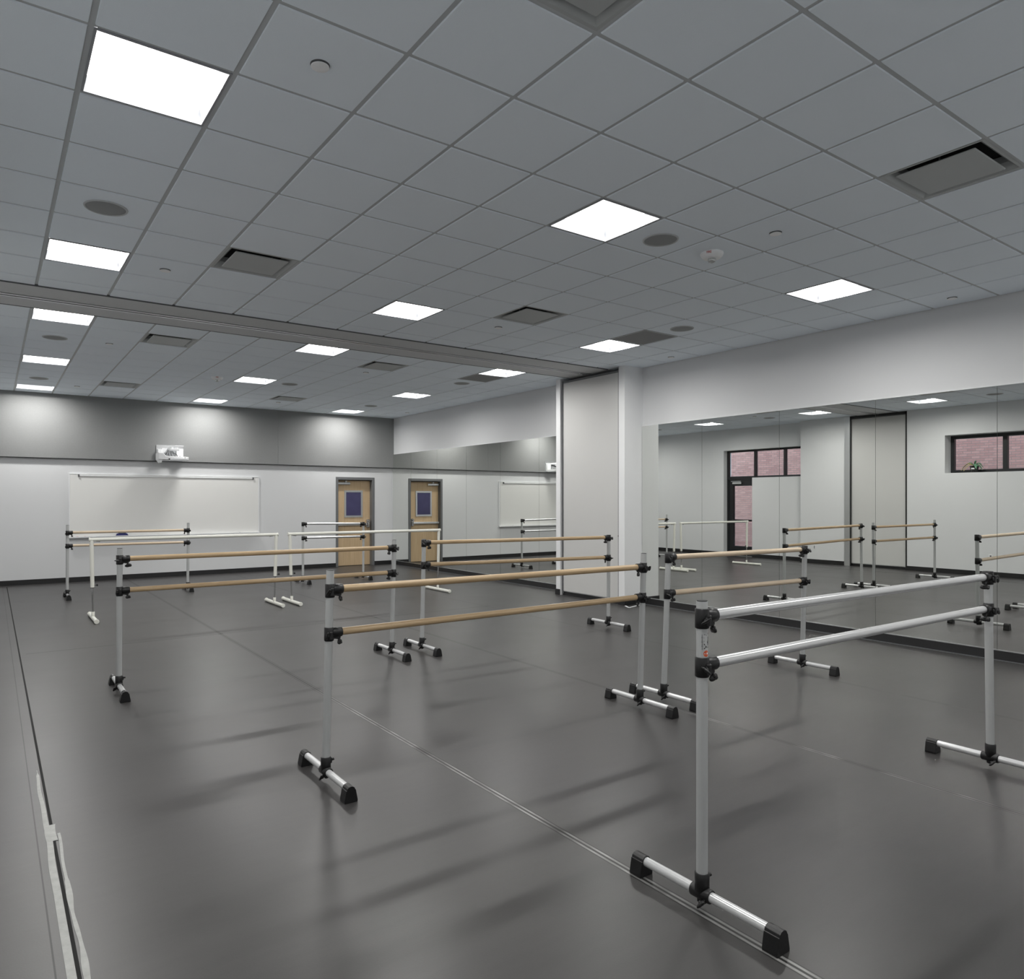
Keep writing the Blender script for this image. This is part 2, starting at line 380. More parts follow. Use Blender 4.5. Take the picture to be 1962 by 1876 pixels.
# ---------------------------------------------------------------- operable partition stacks
def partition(name, label, sx, face, y0, y1):
    t = thing(name, label, 'partition', (face, (y0+y1)/2, 0))
    h = (y1-y0)/2
    b = MB(); b.box(0, sx*.11, -h+.035, h-.05, .075, ZC-.085); b.build('panel_face', 'panel', t, .002)
    b = MB(); b.box(-sx*.004, sx*.10, -h+.008, -h+.034, .03, ZC-.05); b.build('edge_seal', 'seal', t)
    b = MB(); b.box(-sx*.004, sx*.10, h-.049, h-.022, .03, ZC-.05); b.build('edge_seal', 'seal', t)
    b = MB(); b.box(sx*.0, sx*.1, -h+.035, h-.05, ZC-.085, ZC-.05); b.build('top_seal', 'frame_grey', t)
    b = MB(); b.box(sx*.004, sx*.1, -h+.035, h-.05, .062, .074); b.build('bottom_rail', 'alu', t)
    b = MB(); b.box(sx*.012, sx*.1, -h+.02, h-.02, 0, .062); b.build('bottom_seal', 'black_base', t)
    b = MB(); b.box(sx*.115, sx*.13, -h+.003, h-.003, 0, ZC-.02); b.build('pocket_lining', 'black_gap', t)
    b = MB(); b.cyl((-sx*.012, -h+.022, 1.05), (sx*.01, -h+.022, 1.05), .012); b.build('pull', 'black_plastic', t)
    return t
partition('folding_partition', 'tall pale grey folding partition panel in the pocket beside the mirrors', 1, PX+.03, 7.832, 9.203)
lp = partition('folding_partition', 'pale folding partition panel on the left wall, seen in the mirror', -1, XL1-.03, 7.885, 9.255)
b = MB(); b.box(XL1-.01, XL1+.01, 9.2, 9.34, 0, ZC-.01); b.box(XL1-.01, XL1+.008, 7.875, 7.90, 0, ZC-.01, 1); b.box(XL1-.01, XL1+.008, 9.17, 9.2, 0, ZC-.01, 1); b.box(XL1-.01, XL1+.008, 7.875, 9.2, ZC-.07, ZC-.01, 1)
struct(b.build('trim_4', ['alu', 'black_base']))

# ---------------------------------------------------------------- interior door
d = struct(MB().box(6.835, 7.715, 16.265, 16.31, .012, 2.085).build('door_1', 'birch'))
# frame
b = MB()
b.box(6.77, 6.83, YF-.012, YF+.22, 0, 2.165); b.box(7.72, 7.785, YF-.012, YF+.22, 0, 2.165); b.box(6.83, 7.72, YF-.012, YF+.22, 2.10, 2.165)
b.box(6.83, 6.845, YF+.165, YF+.20, 0, 2.10); b.box(7.705, 7.72, YF+.165, YF+.20, 0, 2.10)
b.build('door_frame', 'frame_grey', d, .003)
b = MB(); b.box(6.70, 7.85, 16.31, 16.34, 0, 2.3); b.build('backing', 'black_gap', d)
b = MB()
for x0, x1, z0, z1 in ((7.035, 7.515, 1.80, 1.845), (7.035, 7.515, 1.185, 1.23), (7.035, 7.08, 1.23, 1.80), (7.47, 7.515, 1.23, 1.80)): b.box(x0, x1, 16.25, 16.268, z0, z1)
vf = b.build('vision_frame', 'alu', d); MB().box(7.08, 7.47, 16.256, 16.263, 1.23, 1.80).build('pane', 'vision', vf)
b = MB(); b.bbox(6.84, 7.62, 16.205, 16.262, .985, 1.04, .008); b.bbox(6.84, 7.2, 16.195, 16.21, .99, 1.035, .005); pb = b.build('push_bar', 'alu', d)
b = MB(); b.bbox(7.60, 7.68, 16.19, 16.265, .93, 1.13, .012); b.cyl((7.64, 16.2, 1.09), (7.64, 16.14, 1.09), .022); b.cyl((7.64, 16.15, 1.05), (7.64, 16.15, .95), .012); b.build('latch_case', 'chrome', pb)
b = MB(); b.bbox(6.85, 7.17, 16.20, 16.262, 1.985, 2.045, .01); b.box(7.02, 7.06, 16.15, 16.25, 2.06, 2.075); b.box(7.03, 7.05, 16.17, 16.21, 2.04, 2.065); b.build('door_closer', 'alu', d)

# ---------------------------------------------------------------- whiteboard, tray contents, projector
wb = thing('whiteboard', 'long blank whiteboard on the far wall below the grey band', 'whiteboard', (3.09, YF, .88))
b = MB(); b.box(-1.83, 1.83, -.022, -.004, 0, 1.235); b.build('board', 'board', wb)
b = MB()
b.box(-1.845, -1.825, -.028, 0, -.01, 1.245); b.box(1.825, 1.845, -.028, 0, -.01, 1.245); b.box(-1.845, 1.845, -.028, 0, -.02, 0); b.box(-1.845, 1.845, -.028, 0, 1.235, 1.25)
b.build('frame', 'white', wb, .002)
b = MB(); b.box(-1.69, 1.72, -.036, -.022, 1.206, 1.224); b.box(-1.69, 1.72, -.040, -.03, 1.203, 1.209); b.build('map_rail', 'white', wb)
b = MB(); b.box(-1.69, -1.665, -.05, -.02, 1.185, 1.232); b.build('end_stop', 'seal', wb)
b = MB(); b.box(1.695, 1.72, -.05, -.02, 1.185, 1.232); b.build('end_stop', 'seal', wb)
b = MB(); b.prism([(-.095, -.012), (-.095, .012), (-.088, .012), (-.088, -.004), (-.028, -.004), (-.028, -.03), (-.06, -.03)], -1.84, 1.84, 'x'); b.build('marker_tray', 'white', wb)
er = thing('board_eraser', 'blue felt eraser on the whiteboard tray', 'eraser', (2.17, YF-.06, .877))
MB().prism([(-.12, 0), (.12, 0), (.09, .055), (-.09, .055)], -.025, .025, 'y').build('felt_pad', 'blue', er)
MB().bbox(-.07, .07, -.018, .018, .055, .068, .004).build('grip', 'cable', er)
for i, (x, m_, lab) in enumerate(((1.34, 'red', 'red capped marker at the left end of the whiteboard tray'), (1.47, 'red', 'second red marker on the whiteboard tray, nearer the eraser'), (4.45, 'ink', 'black marker at the right part of the whiteboard tray'))):
    t = thing('marker', lab, 'marker', (x, YF-.065, .885)); t['group'] = 'markers on the whiteboard tray'
    MB().cyl((-.055, 0, 0), (.03, 0, 0), .008, 12).build('barrel', 'white', t); MB().cyl((.03, 0, 0), (.065, 0, 0), .0088, 12).build('cap', m_, t)
pj = thing('projector', 'white short-throw projector on a wall arm above the whiteboard', 'projector', (3.07, YF-.07, 2.42))
b = MB(); b.box(-.27, .26, -.012, 0, .0, .33); b.build('wall_plate', 'alu', pj, .002)
b = MB(); b.bbox(-.25, -.17, -.07, -.012, .02, .24, .006); b.box(-.17, -.02, -.04, -.012, .17, .27); b.build('wall_box', 'white', pj)
MB().bbox(.10, .24, -.09, -.012, .02, .26, .012).build('wall_box', 'white', pj)
b = MB(); b.box(-.05, -.01, -.40, -.012, .235, .275); b.box(.05, .075, -.40, -.012, .235, .275); b.bbox(-.08, .10, -.42, -.30, .20, .24, .005); b.build('mount_arm', 'white', pj)
b = MB()
b.prism([(-.30, .01), (.27, .01), (.27, .075), (-.16, .085), (-.22, .15), (-.30, .15)], -.44, -.12, 'y')
b.prism([(-.30, .01), (-.22, .01), (-.24, -.055), (-.26, -.055)], -.42, -.16, 'y')
body = b.build('body', 'white', pj, .008)
b = MB(); b.bbox(-.12, .24, -.448, -.438, -.002, .05, .003); b.cyl((-.10, -.447, .022), (-.10, -.452, .022), .016, 16, 1); b.build('front_panel', ['alu', 'ink'], body)
b = MB(); b.cyl((.20, -.442, .052), (.20, -.447, .052), .016, 16); b.build('badge', 'grille', body)
b = MB()
for i in range(7):
    MB().cyl((-.15+.05*i, -.20, .082), (-.15+.05*i, -.20, .10), .012, 10).build('connector', 'cable', body)
b = MB()
for i in range(5):
    pts = [(-.13+.06*i, -.2, .095), (-.12+.05*i, -.19, .14+.01*(i % 2)), (-.08+.03*i, -.12, .17), (-.05+.02*i, -.03, .22)]
    for p, q in zip(pts, pts[1:]): b.cyl(p, q, .006, 8)
b.build('cable', 'cable', pj)

# ---------------------------------------------------------------- ceiling fixtures
def cell(i, r): return (GX+(i+.5)*T, GY+(r+.5)*T)
def light(label):
    t = thing('ceiling_light', label, 'ceiling light', (0, 0, ZC), 0, 'square recessed ceiling lights')
    h0, h1, dz = .293, .268, .075
    b = MB()
    o0, o1 = h0, h0-.012
    # flange
    for (xa, xb, ya, yb) in ((-o0, o0, -o0, -o1), (-o0, o0, o1, o0), (-o0, -o1, -o1, o1), (o1, o0, -o1, o1)): b.box(xa, xb, ya, yb, -.003, .003)
    q = [(-o1, -o1, 0), (o1, -o1, 0), (o1, o1, 0), (-o1, o1, 0), (-h1, -h1, dz), (h1, -h1, dz), (h1, h1, dz), (-h1, h1, dz)]
    b.add(q, [(0, 1, 5, 4), (1, 2, 6, 5), (2, 3, 7, 6), (3, 0, 4, 7)])
    b.box(-.30, .30, -.30, .30, dz+.02, dz+.03); 
    for (xa, xb, ya, yb) in ((-.3, .3, -.3, -.295), (-.3, .3, .295, .3), (-.3, -.295, -.295, .295), (.295, .3, -.295, .295)): b.box(xa, xb, ya, yb, .005, dz+.025)
    b.build('housing', 'pan', t)
    b = MB(); b.box(-h1, h1, -h1, h1, dz, dz+.008); b.build('diffuser', 'diffuser', t)
    la = bpy.data.lights.new('lamp', 'AREA'); la.shape = 'RECTANGLE'; la.size = .50; la.size_y = .14; la.energy = LAMP_W; la.color = LAMP_C; la.spread = LAMP_SPREAD
    lo = bpy.data.objects.new('lamp', la); COL.objects.link(lo); lo.parent = t; lo.location = (0, 0, dz-.022)
    return t
side = {0: 'left-hand', 5: 'middle', 10: 'right-hand'}
rown = {-4: 'behind the top edge of the photo', 1: 'closest to the camera in the near room', 6: 'just before the ceiling beam', 10: 'just beyond the ceiling beam',
        15: 'second beyond the ceiling beam', 20: 'next to the grey fabric band of the far wall'}
L0 = None
for (i, r) in LIGHTS:
    lab = 'square recessed ceiling light, %s row, %s' % (side[i], rown[r])
    t = light(lab) if L0 is None else copy_tree(L0)
    if L0 is None: L0 = t
    t['label'] = lab; t.location = (*cell(i, r), ZC)
    if r == -4:                                                     # this row is dimmed
        for lo in [o for o in bpy.data.objects if o.parent == t and o.type == 'LIGHT']:
            lo.data = lo.data.copy(); lo.data.energy = LAMP_W*.45
def vent(label):
    t = thing('ceiling_vent', label, 'air vent', (0, 0, ZC), 0, 'square ceiling air diffusers')
    def ring(b, pa, za, pb, zb):
        q = [(-pa, -pa, za), (pa, -pa, za), (pa, pa, za), (-pa, pa, za), (-pb, -pb, zb), (pb, -pb, zb), (pb, pb, zb), (-pb, pb, zb)]
        b.add(q, [(0, 1, 5, 4), (1, 2, 6, 5), (2, 3, 7, 6), (3, 0, 4, 7)])
    b = MB(); ring(b, .297, .002, .278, .002); ring(b, .278, .002, .262, .018); ring(b, .262, .018, .235, .045); ring(b, .235, .045, .225, .09)
    b.build('outer_cone', 'plaque', t)
    MB().box(-.235, .235, -.235, .235, .085, .1).build('duct', 'black_gap', t)
    b = MB(); b.bbox(-.225, .225, -.225, .225, -.006, .006, .005); b.build('centre_plaque', 'plaque', t)
    for x in (-.15, .15): MB().cyl((x, 0, .004), (x, 0, .088), .006, 8).build('hanger', 'seal', t)
    return t
V0 = None
vl = {(2, -2): 'cut off by the top edge of the photo', (7, -2): 'largest whole one, near the right edge of the photo', (2, 5): 'left of centre, between two lights before the beam', (7, 5): 'right of centre, before the beam',
      (2, 11): 'left side, just beyond the beam', (7, 11): 'right side, just beyond the beam', (2, 18): 'far left, close to the far wall', (7, 18): 'far centre, close to the far wall'}
for c in VENTS:
    t = vent('') if V0 is None else copy_tree(V0)
    if V0 is None: V0 = t
    t['label'] = 'square ceiling air diffuser, '+vl[c]; t.location = (*cell(*c), ZC)
for c, lab in zip(RETURNS, ('dark perforated return grille beside the right-hand light before the beam', 'dark perforated return grille beside the right-hand light beyond the beam')):
    t = thing('return_grille', lab, 'return grille', (*cell(*c), ZC), 0, 'dark ceiling return grilles')
    b = MB(); b.box(-.292, .292, -.292, .292, 0, .006); b.build('perforated_panel', 'return', t)
    b = MB()
    for (xa, xb, ya, yb) in ((-.293, .293, -.293, -.28), (-.293, .293, .28, .293), (-.293, -.28, -.28, .28), (.28, .293, -.28, .28)): b.box(xa, xb, ya, yb, -.003, .001)
    b.build('rim', 'grid', t)
SPK = [(0, 4, 'left side of the near room, between two lights'), (6, 1, 'beside the middle light near the camera'), (10, 4, 'right side, above the dark return grille'), (0, 12, 'left row just beyond the beam'),
       (0, 18, 'left row close to the far wall'), (6, 15, 'middle of the far room beside a light'), (10, 12, 'right side beyond the beam under the return grille'), (10, 18, 'far right corner near the mirrors')]
sp0 = None
for i, r, lab in SPK:
    if sp0 is None:
        t = thing('ceiling_speaker', '', 'speaker', (0, 0, 0), 0, 'round ceiling speakers')
        MB().lathe([(.140, -.004), (.138, -.010), (.128, -.012), (.126, -.006)], 32, caps=False).build('rim', 'grid', t)
        MB().lathe([(.127, -.006), (.10, -.012), (.05, -.015), (1e-4, -.016)], 32, caps=False).build('mesh_cover', 'grille', t); sp0 = t
    else: t = copy_tree(sp0)
    t['label'] = 'round grey ceiling speaker grille, '+lab; t.location = (*cell(i, r), ZC)
SPR = [(1, 0, 'big one near the top of the photo'), (1, 6, 'left, just before the beam'), (1, 12, 'left, beyond the beam'), (1, 19, 'far left by the far wall'), (7, 6, 'centre, below the vent before the beam'),
       (7, 12, 'centre, below the vent beyond the beam'), (7, 19, 'far centre by the far wall'), (7, 0, 'right of centre above the smoke alarm'), (12, 0, 'at the right edge near the wall'), (12, 6, 'right, beside the pilaster top'), (12, 19, 'far right near the mirrors')]
s0 = None
for i, r, lab in SPR:
    if s0 is None:
        t = MB().lathe([(.030, -.003), (.030, -.010), (.043, -.012), (.043, -.015), (.040, -.0165), (1e-4, -.0165)], 28, caps=False).lathe([(.046, -.004), (.046, -.0052), (.030, -.0056)], 28, 1, caps=False).build('sprinkler_cover', ['alarm_white', 'seal']); s0 = t
    else: t = s0.copy(); COL.objects.link(t)
    tag(t, 'small round white sprinkler cover in the ceiling, '+lab, 'sprinkler cover', 'ceiling sprinkler covers'); t.location = (*cell(i, r), ZC)

def text_mesh(txt, size, name, mat, parent, fn, bold=0.0, shear=0.0):
    cu = bpy.data.curves.new('txt', 'FONT'); cu.body = txt; cu.size = size; cu.align_x = 'CENTER'; cu.align_y = 'CENTER'; cu.offset = bold; cu.shear = shear; cu.resolution_u = 3
    o = bpy.data.objects.new('txt', cu); COL.objects.link(o); bpy.context.view_layer.update()
    dg = bpy.context.evaluated_depsgraph_get(); me0 = o.evaluated_get(dg).to_mesh()
    vs = [fn(v.co.x, v.co.y) for v in me0.vertices]; fs = [tuple(p.vertices) for p in me0.polygons]
    o.evaluated_get(dg).to_mesh_clear(); bpy.data.objects.remove(o); bpy.data.curves.remove(cu)
    m = MB(); m.add(vs, fs); return m.build(name, mat, parent)
def alarm(x, y, lab, az):
    t = thing('smoke_alarm', lab, 'smoke alarm', (x, y, ZC), 0, 'ceiling fire alarms')
    MB().lathe([(.092, -.004), (.094, -.012), (.088, -.03), (.070, -.048), (.060, -.050), (1e-4, -.052)], 32, caps=False).build('body', 'alarm_white', t)
    MB().lathe([(.032, -.05), (.034, -.066), (.028, -.078), (.014, -.084), (1e-4, -.085)], 20, caps=False).build('strobe_lens', 'lens', t)
    def fn(u, v):
        z = -.021+v; r = .0945-(.006*max(0, (-z-.012)/.018))+.0006
        a = az+u/.09; return (r*math.cos(a), r*math.sin(a), z)
    text_mesh('FIRE', .022, 'lettering', 'red', t, fn, .0006)
    return t
alarm(4.90, 3.79, 'round white fire alarm with strobe, lettered FIRE, near the speaker by the middle light', math.atan2(-3.79, -4.90)-.25)
alarm(3.083, 12.35, 'round white fire alarm with strobe in the far room ceiling', math.atan2(-12.35, -3.08))

# ---------------------------------------------------------------- ballet barres
def lerp(a, c, t): return a+(c-a)*t
def paddle(b, c, axis, twist=0.0, s=1.0):
    """wing handle: short stem along axis then two leaf-shaped wings"""
    ax = Vector(axis).normalized(); c = Vector(c)
    b.cyl(c, c+ax*.016*s, .0075*s, 12)
    m = ax.to_track_quat('Z', 'Y').to_matrix().to_4x4() @ Matrix.Rotation(twist, 4, 'Z')
    p = c+ax*.022*s
    b.ell(p, .010*s, .012*s, .011*s, 12, 0, m)
    b.ell(p+m.to_3x3() @ Vector((0, 0, .006*s)), .027*s, .0075*s, .0145*s, 14, 0, m)
    b.ell(p+m.to_3x3() @ Vector((.012*s, 0, .011*s)), .015*s, .006*s, .010*s, 12, 0, m @ Matrix.Rotation(-.4, 4, 'Y'))
def make_clamp(parent, x, y, z, sx, tw, idx):
    """collar round the upright and a sleeve gripping the rail end; sx = +1 when the rail runs to +x"""
    cl = bpy.data.objects.new('clamp', None)
    b = MB()
    b.lathe([(.0250, -.046), (.0275, -.043), (.0275, .029), (.0250, .032)], 24, 0, Matrix.Translation((x, y, z)))
    b.cyl((x+sx*.015, y, z), (x+sx*.076, y, z), .0285, 22, bev=.003)
    b.bbox(x+min(sx*.01, sx*.045), x+max(sx*.01, sx*.045), y-.012, y+.012, z-.037, z-.015, .003)
    b.bbox(x+min(sx*.04, sx*.068), x+max(sx*.04, sx*.068), y-.010, y+.010, z-.040, z-.02, .003)
    b.bbox(x-.010, x+.010, y-.042, y-.02, z-.034, z+.010, .004)
    b.ell((x, y-.028, z-.014), .015, .013, .02, 12)
    o = b.build('clamp', 'black_plastic', parent)
    b = MB(); paddle(b, (x+sx*.056, y-.002, z-.030), (sx*.25, -.12, -1), tw); b.build('wing_knob', 'black_plastic', o)
    b = MB(); paddle(b, (x-sx*.004, y-.026, z-.014), (-sx*.9, -.6, .1), tw*1.7+.6, .85); b.build('wing_knob', 'black_plastic', o)
    return o
def cap_profile():
    pts = [(-.037, 0), (-.038, .010), (-.027, .066)]
    for i in range(7):
        a = PI-PI*i/6; pts.append((.024*math.cos(a), .066+.020*math.sin(a)))
    pts += [(.027, .066), (.038, .010), (.037, 0)]
    return pts
def make_foot(parent, x, y, half, name='foot_bar'):
    b = MB(); b.cyl((x, y-half+.03, .062), (x, y+half-.03, .062), .0195, 22); f = b.build(name, 'white_alu', parent)
    for sg in (-1, 1):
        b = MB(); y0, y1 = y+sg*(half-.062), y+sg*half
        b.prism([(x+u, v) for u, v in cap_profile()], min(y0, y1), max(y0, y1), 'y'); b.build('end_cap', 'black_plastic', f, .004)
    b = MB()
    b.cyl((x, y-.045, .062), (x, y+.045, .062), .027, 22, bev=.003)
    b.cyl((x, y, .062), (x, y, .142), .0285, 22, bev=.002)
    b.bbox(x+.018, x+.034, y-.012, y+.012, .10, .135, .004); b.cyl((x+.03, y, .118), (x+.048, y-.004, .122), .007, 12)
    b.bbox(x-.012, x+.012, y-.018, y+.018, .022, .045, .004)
    fc = b.build('foot_clamp', 'black_plastic', parent)
    b = MB(); paddle(b, (x-.012, y-.01, .042), (-.75, -.4, -.12), .9, .95); b.build('wing_knob', 'black_plastic', fc)
def barre(label, xs_b, xs_t, y, tops, zr, railm, feety, half=.345, tws=(0, .5, 1.1, .3)):
    """double freestanding barre; xs_b/xs_t upright x at floor and top, zr = [(zl,zr) upper, (zl,zr) lower]"""
    cx = (xs_b[0]+xs_b[1])/2
    t = thing('ballet_barre', label, 'ballet barre', (cx, y, 0), 0, 'double ballet barres with clamped rails')
    yy = (y, y) if not isinstance(feety, tuple) else feety
    for k in (0, 1):
        xb, xt = xs_b[k]-cx, xs_t[k]-cx; dy = yy[k]-y
        b = MB(); b.cyl((xb, dy, .07), (xt, dy, tops[k]), .0223, 24); u = b.build('upright', 'post', t)
        b = MB(); b.cyl((xt, dy, tops[k]-.004), (xt, dy, tops[k]+.003), .0205, 20); b.build('top_plug', 'black_plastic', u)
        make_foot(t, xb, dy, half)
    for j, (za, zb) in enumerate(zr):
        xa = lerp(xs_b[0], xs_t[0], za/1.2)-cx; xc = lerp(xs_b[1], xs_t[1], zb/1.2)-cx
        ya, yb = yy[0]-y, yy[1]-y
        b = MB(); b.cyl((xa+.045, ya, za), (xc-.045, yb, zb), .0215, 24); r = b.build('rail', railm, t)
        make_clamp(t, xa, ya, za, 1, tws[j*2], 0); make_clamp(t, xc, yb, zb, -1, tws[j*2+1], 1)
    return t
b1 = barre('nearest double barre with white metal rails, at the right of the photo', (2.28, 4.90), (2.28, 4.865), 1.805, (1.205, 1.17), [(1.145, 1.145), (.955, .955)], 'white_alu', (1.81, 1.77), .352)
barre('double barre with tan wooden rails in the middle foreground, left of the white one', (1.558, 4.102), (1.585, 4.145), 3.86, (1.20, 1.187), [(1.092, 1.085), (.845, .853)], 'wood_tan', (3.86, 3.845), .35, (.2, .9, .4, 1.3))
barre('double barre with pale maple rails in front of the near mirrors', (4.38, 6.295), (4.435, 6.335), 3.845, (1.175, 1.165), [(1.145, 1.135), (.858, .84)], 'wood_pale', (3.85, 3.83), .345, (.8, .1, 1.2, .6))
barre('tan wooden double barre at the left, in line with the one before the pilaster', (.872, 3.378), (.878, 3.407), 6.63, (1.20, 1.19), [(1.113, 1.114), (.85, .857)], 'wood_tan', (6.64, 6.60), .355, (1.5, .3, .5, .0))
barre('tan wooden double barre in the middle, ending before the folding partition', (3.75, 6.355), (3.775, 6.36), 6.58, (1.185, 1.16), [(1.15, 1.135), (.915, .885)], 'wood_tan', (6.63, 6.49), .355, (1.0, .2, .3, 1.4))
barre('double barre with pale wooden rails in front of the whiteboard', (1.02, 2.87), (1.025, 2.88), 13.52, (1.195, 1.195), [(1.073, 1.073), (.86, .856)], 'wood_pale', 13.52, .33, (.1, 1.0, .2, .4))
barre('double barre with silver metal rails in front of the wooden door', (4.95, 6.22), (4.95, 6.225), 13.42, (1.175, 1.15), [(1.146, 1.128), (.873, .866)], 'alu', 13.42, .37, (.3, .3, .9, .2))
# logo on the left upright of the nearest barre
up = [o for o in bpy.data.objects if o.parent == b1 and o.name.startswith('upright')][0]
cx1 = (2.28+4.90)/2; dyp = .005
def wrapV(zc, az0, off=0.0):
    def fn(u, v):
        a = az0+(v+off)/.0226; r = .0228
        return (2.28-cx1+r*math.cos(a), dyp+r*math.sin(a), zc-u)
    return fn
text_mesh('VITA', .031, 'lettering', 'ink', up, wrapV(1.054, math.radians(-97)), .0011, .25)
b = MB()
azs = math.radians(-97)-.017/.0226
for i in range(11):                                                # illegible small line beside it
    z = 1.078-i*.0056; hh = .0016+.0007*((i*7) % 3)
    for dz0 in (0, .0026):
        a0 = azs-hh/.0226; a1 = azs+hh/.0226; r = .0228; zz = z-dz0
        b.add([(2.28-cx1+r*math.cos(a0), dyp+r*math.sin(a0), zz), (2.28-cx1+r*math.cos(a1), dyp+r*math.sin(a1), zz), (2.28-cx1+r*math.cos(a1), dyp+r*math.sin(a1), zz-.0011), (2.28-cx1+r*math.cos(a0), dyp+r*math.sin(a0), zz-.0011)], [(0, 1, 2, 3)])
b.build('small_print', 'ink', up)
def disc(b, zc, rad, r, mi, a_off=0):
    vs = [(2.28-cx1+r*math.cos(math.radians(-97)+a_off), dyp+r*math.sin(math.radians(-97)+a_off), zc)]
    for i in range(20):
        q = 2*PI*i/20; a = math.radians(-97)+a_off+rad*math.cos(q)/.0226
        vs.append((2.28-cx1+r*math.cos(a), dyp+r*math.sin(a), zc+rad*math.sin(q)))
    b.add(vs, [(0, 1+i, 1+(i+1) % 20) for i in range(20)], mi)
b = MB(); disc(b, 1.003, .0125, .0229, 0); disc(b, 1.0035, .004, .0232, 1, .22); b.build('emblem', ['orange', 'white'], up)

def pipe_barre(label, x0, x1, x0t, x1t, y, ys):
    cx = (x0+x1)/2
    t = thing('pipe_barre', label, 'ballet barre', (cx, y, 0), 0, 'single cream pipe barres')
    zt = 1.075
    b = MB(); b.cyl((x0t-cx-.022, 0, zt), (x1t-cx+.022, 0, zt), .0235, 22); rl = b.build('rail', 'cream', t)
    for sg, xx in ((-1, x0t-cx), (1, x1t-cx)):
        b = MB(); b.cyl((xx+sg*.012, 0, zt), (xx+sg*.032, 0, zt), .0265, 22, bev=.003); b.build('end_cap', 'cream', rl)
        b = MB(); b.cyl((xx-sg*.05, 0, zt-.02), (xx-sg*.10, 0, zt-.028), .006, 8); b.build('bracket', 'chrome', rl)
    for xb, xt in ((x0-cx, x0t-cx), (x1-cx, x1t-cx)):
        xm = lerp(xb, xt, .4)
        b = MB(); b.cyl((xm, 0, .435), (xt, 0, zt-.01), .0245, 22); u = b.build('outer_tube', 'cream', t)
        b = MB(); b.cyl((xm, 0, .437), (xm, 0, .43), .026, 20); b.cyl((xm+.02, 0, .465), (xm+.045, -.005, .465), .005, 8); b.ell((xm+.055, -.005, .465), .012, .016, .016); b.build('height_knob', 'black_plastic', u)
        b = MB(); b.cyl((xb, 0, .08), (xm, 0, .45), .0105, 16); b.build('inner_tube', 'chrome', t)
        b = MB(); b.cyl((xb, -.39, .030), (xb, .39, .030), .0265, 22); b.cyl((xb, 0, .03), (xb, 0, .11), .021, 20, bev=.002); f = b.build('foot_bar', 'cream', t)
        for sg in (-1, 1):
            b = MB(); b.cyl((xb, sg*.375, .031), (xb, sg*.402, .031), .031, 22, bev=.004); b.build('end_cap', 'cream', f)
    return t
pipe_barre('single cream pipe barre on the left, in front of the whiteboard', 1.118, 3.56, 1.10, 3.585, 10.87, 0)
pipe_barre('single cream pipe barre in the middle, in front of the wooden door', 3.83, 6.47, 3.80, 6.49, 10.87, 0)

# ---------------------------------------------------------------- floor tape and gap
def strip(name, x_fn, w_fn, y0, y1, z, mat, label, n=60, h=.0012):
    vs = []; fs = []
    for i in range(n+1):
        y = lerp(y0, y1, i/n); x = x_fn(y); ww = w_fn(y)/2
        vs += [(x-ww, y, .0002), (x-ww, y, z+h), (x+ww, y, z+h), (x+ww, y, .0002)]
    for i in range(n):
        for j in range(3): fs.append((i*4+j, i*4+j+1, i*4+j+5, i*4+j+4))
    b = MB(); b.add(vs, fs); o = b.build(name, mat); return o
o = strip('floor_gap', lambda y: .243, lambda y: .013, YB, 15.9, 0, 'black_gap', '', 4, .0008); tag(o, 'narrow dark gap between floor sheets along the left wall', 'floor gap')
def ws(y): return .006*math.sin(y*5.1)+.004*math.sin(y*13+1)
o = strip('floor_tape', lambda y: .222+.4*ws(y)*(y > 3.4), lambda y: max(.004, .028-.010*max(0, y-3.6))*(1 if y < 4.9 else .15), YB, 5.0, .0008, 'tape', '', 120)
tag(o, 'pale tape strip along the left side of the dark floor gap', 'tape', 'worn tape along the floor gap')
o = strip('floor_tape', lambda y: .263+.5*ws(y), lambda y: .017+.7*ws(y*1.9) if y < 3.5 else .012, YB, 4.0, .0008, 'tape', '', 160)
tag(o, 'crinkled tape strip along the right side of the dark floor gap', 'tape', 'worn tape along the floor gap')
o = strip('floor_tape', lambda y: .243+.01*math.sin(y*9), lambda y: .045, 3.92, 4.12, .0012, 'tape', '', 10); tag(o, 'short tape scrap bridging the floor gap', 'tape', 'worn tape along the floor gap')
b = MB()
for (p, q) in (((7.86, 7.665), (7.77, 7.50)), ((7.77, 7.50), (8.19, 7.63))):
    P, Q = Vector((*p, 0)), Vector((*q, 0)); d_ = (Q-P).normalized(); n_ = Vector((-d_.y, d_.x, 0))*.012
    b.prism([tuple((P+n_).xy), tuple((Q+n_).xy), tuple((Q-n_).xy), tuple((P-n_).xy)], .0005, .004, 'z')
tag(b.build('corner_strip', 'white'), 'thin white angled strip on the floor at the foot of the pilaster', 'strip')

# ---------------------------------------------------------------- left wall windows, exterior door (seen in the mirrors)
def win_frame(name, x, ys, z0, z1, parent=None, ft=.05):
    o = None; b = MB(); y0, y1 = ys[0], ys[-1]
    b.box(x-.05, x+.04, y0, y1, z0, z0+ft); b.box(x-.05, x+.04, y0, y1, z1-ft, z1)
    for i, y in enumerate(ys):
        a, c = (y, y+ft) if i == 0 else ((y-ft, y) if i == len(ys)-1 else (y-ft*.6, y+ft*.6))
        b.box(x-.05, x+.04, a, c, z0+ft, z1-ft)
    o = b.build(name, 'win_black', parent)
    for a, c in zip(ys, ys[1:]):
        MB().box(x-.008, x-.002, a+.02, c-.02, z0+.02, z1-.02).build('pane', 'glass', o)
    return o
struct(win_frame('window_1', -.98, [WY0, 4.28, 5.16, 6.04, WY1-.0], WZ0, WZ1, None, .07))
w2 = struct(win_frame('window_2', -1.04, [10.5, 11.25, 12.17, TY1], TZ0, TZ1))
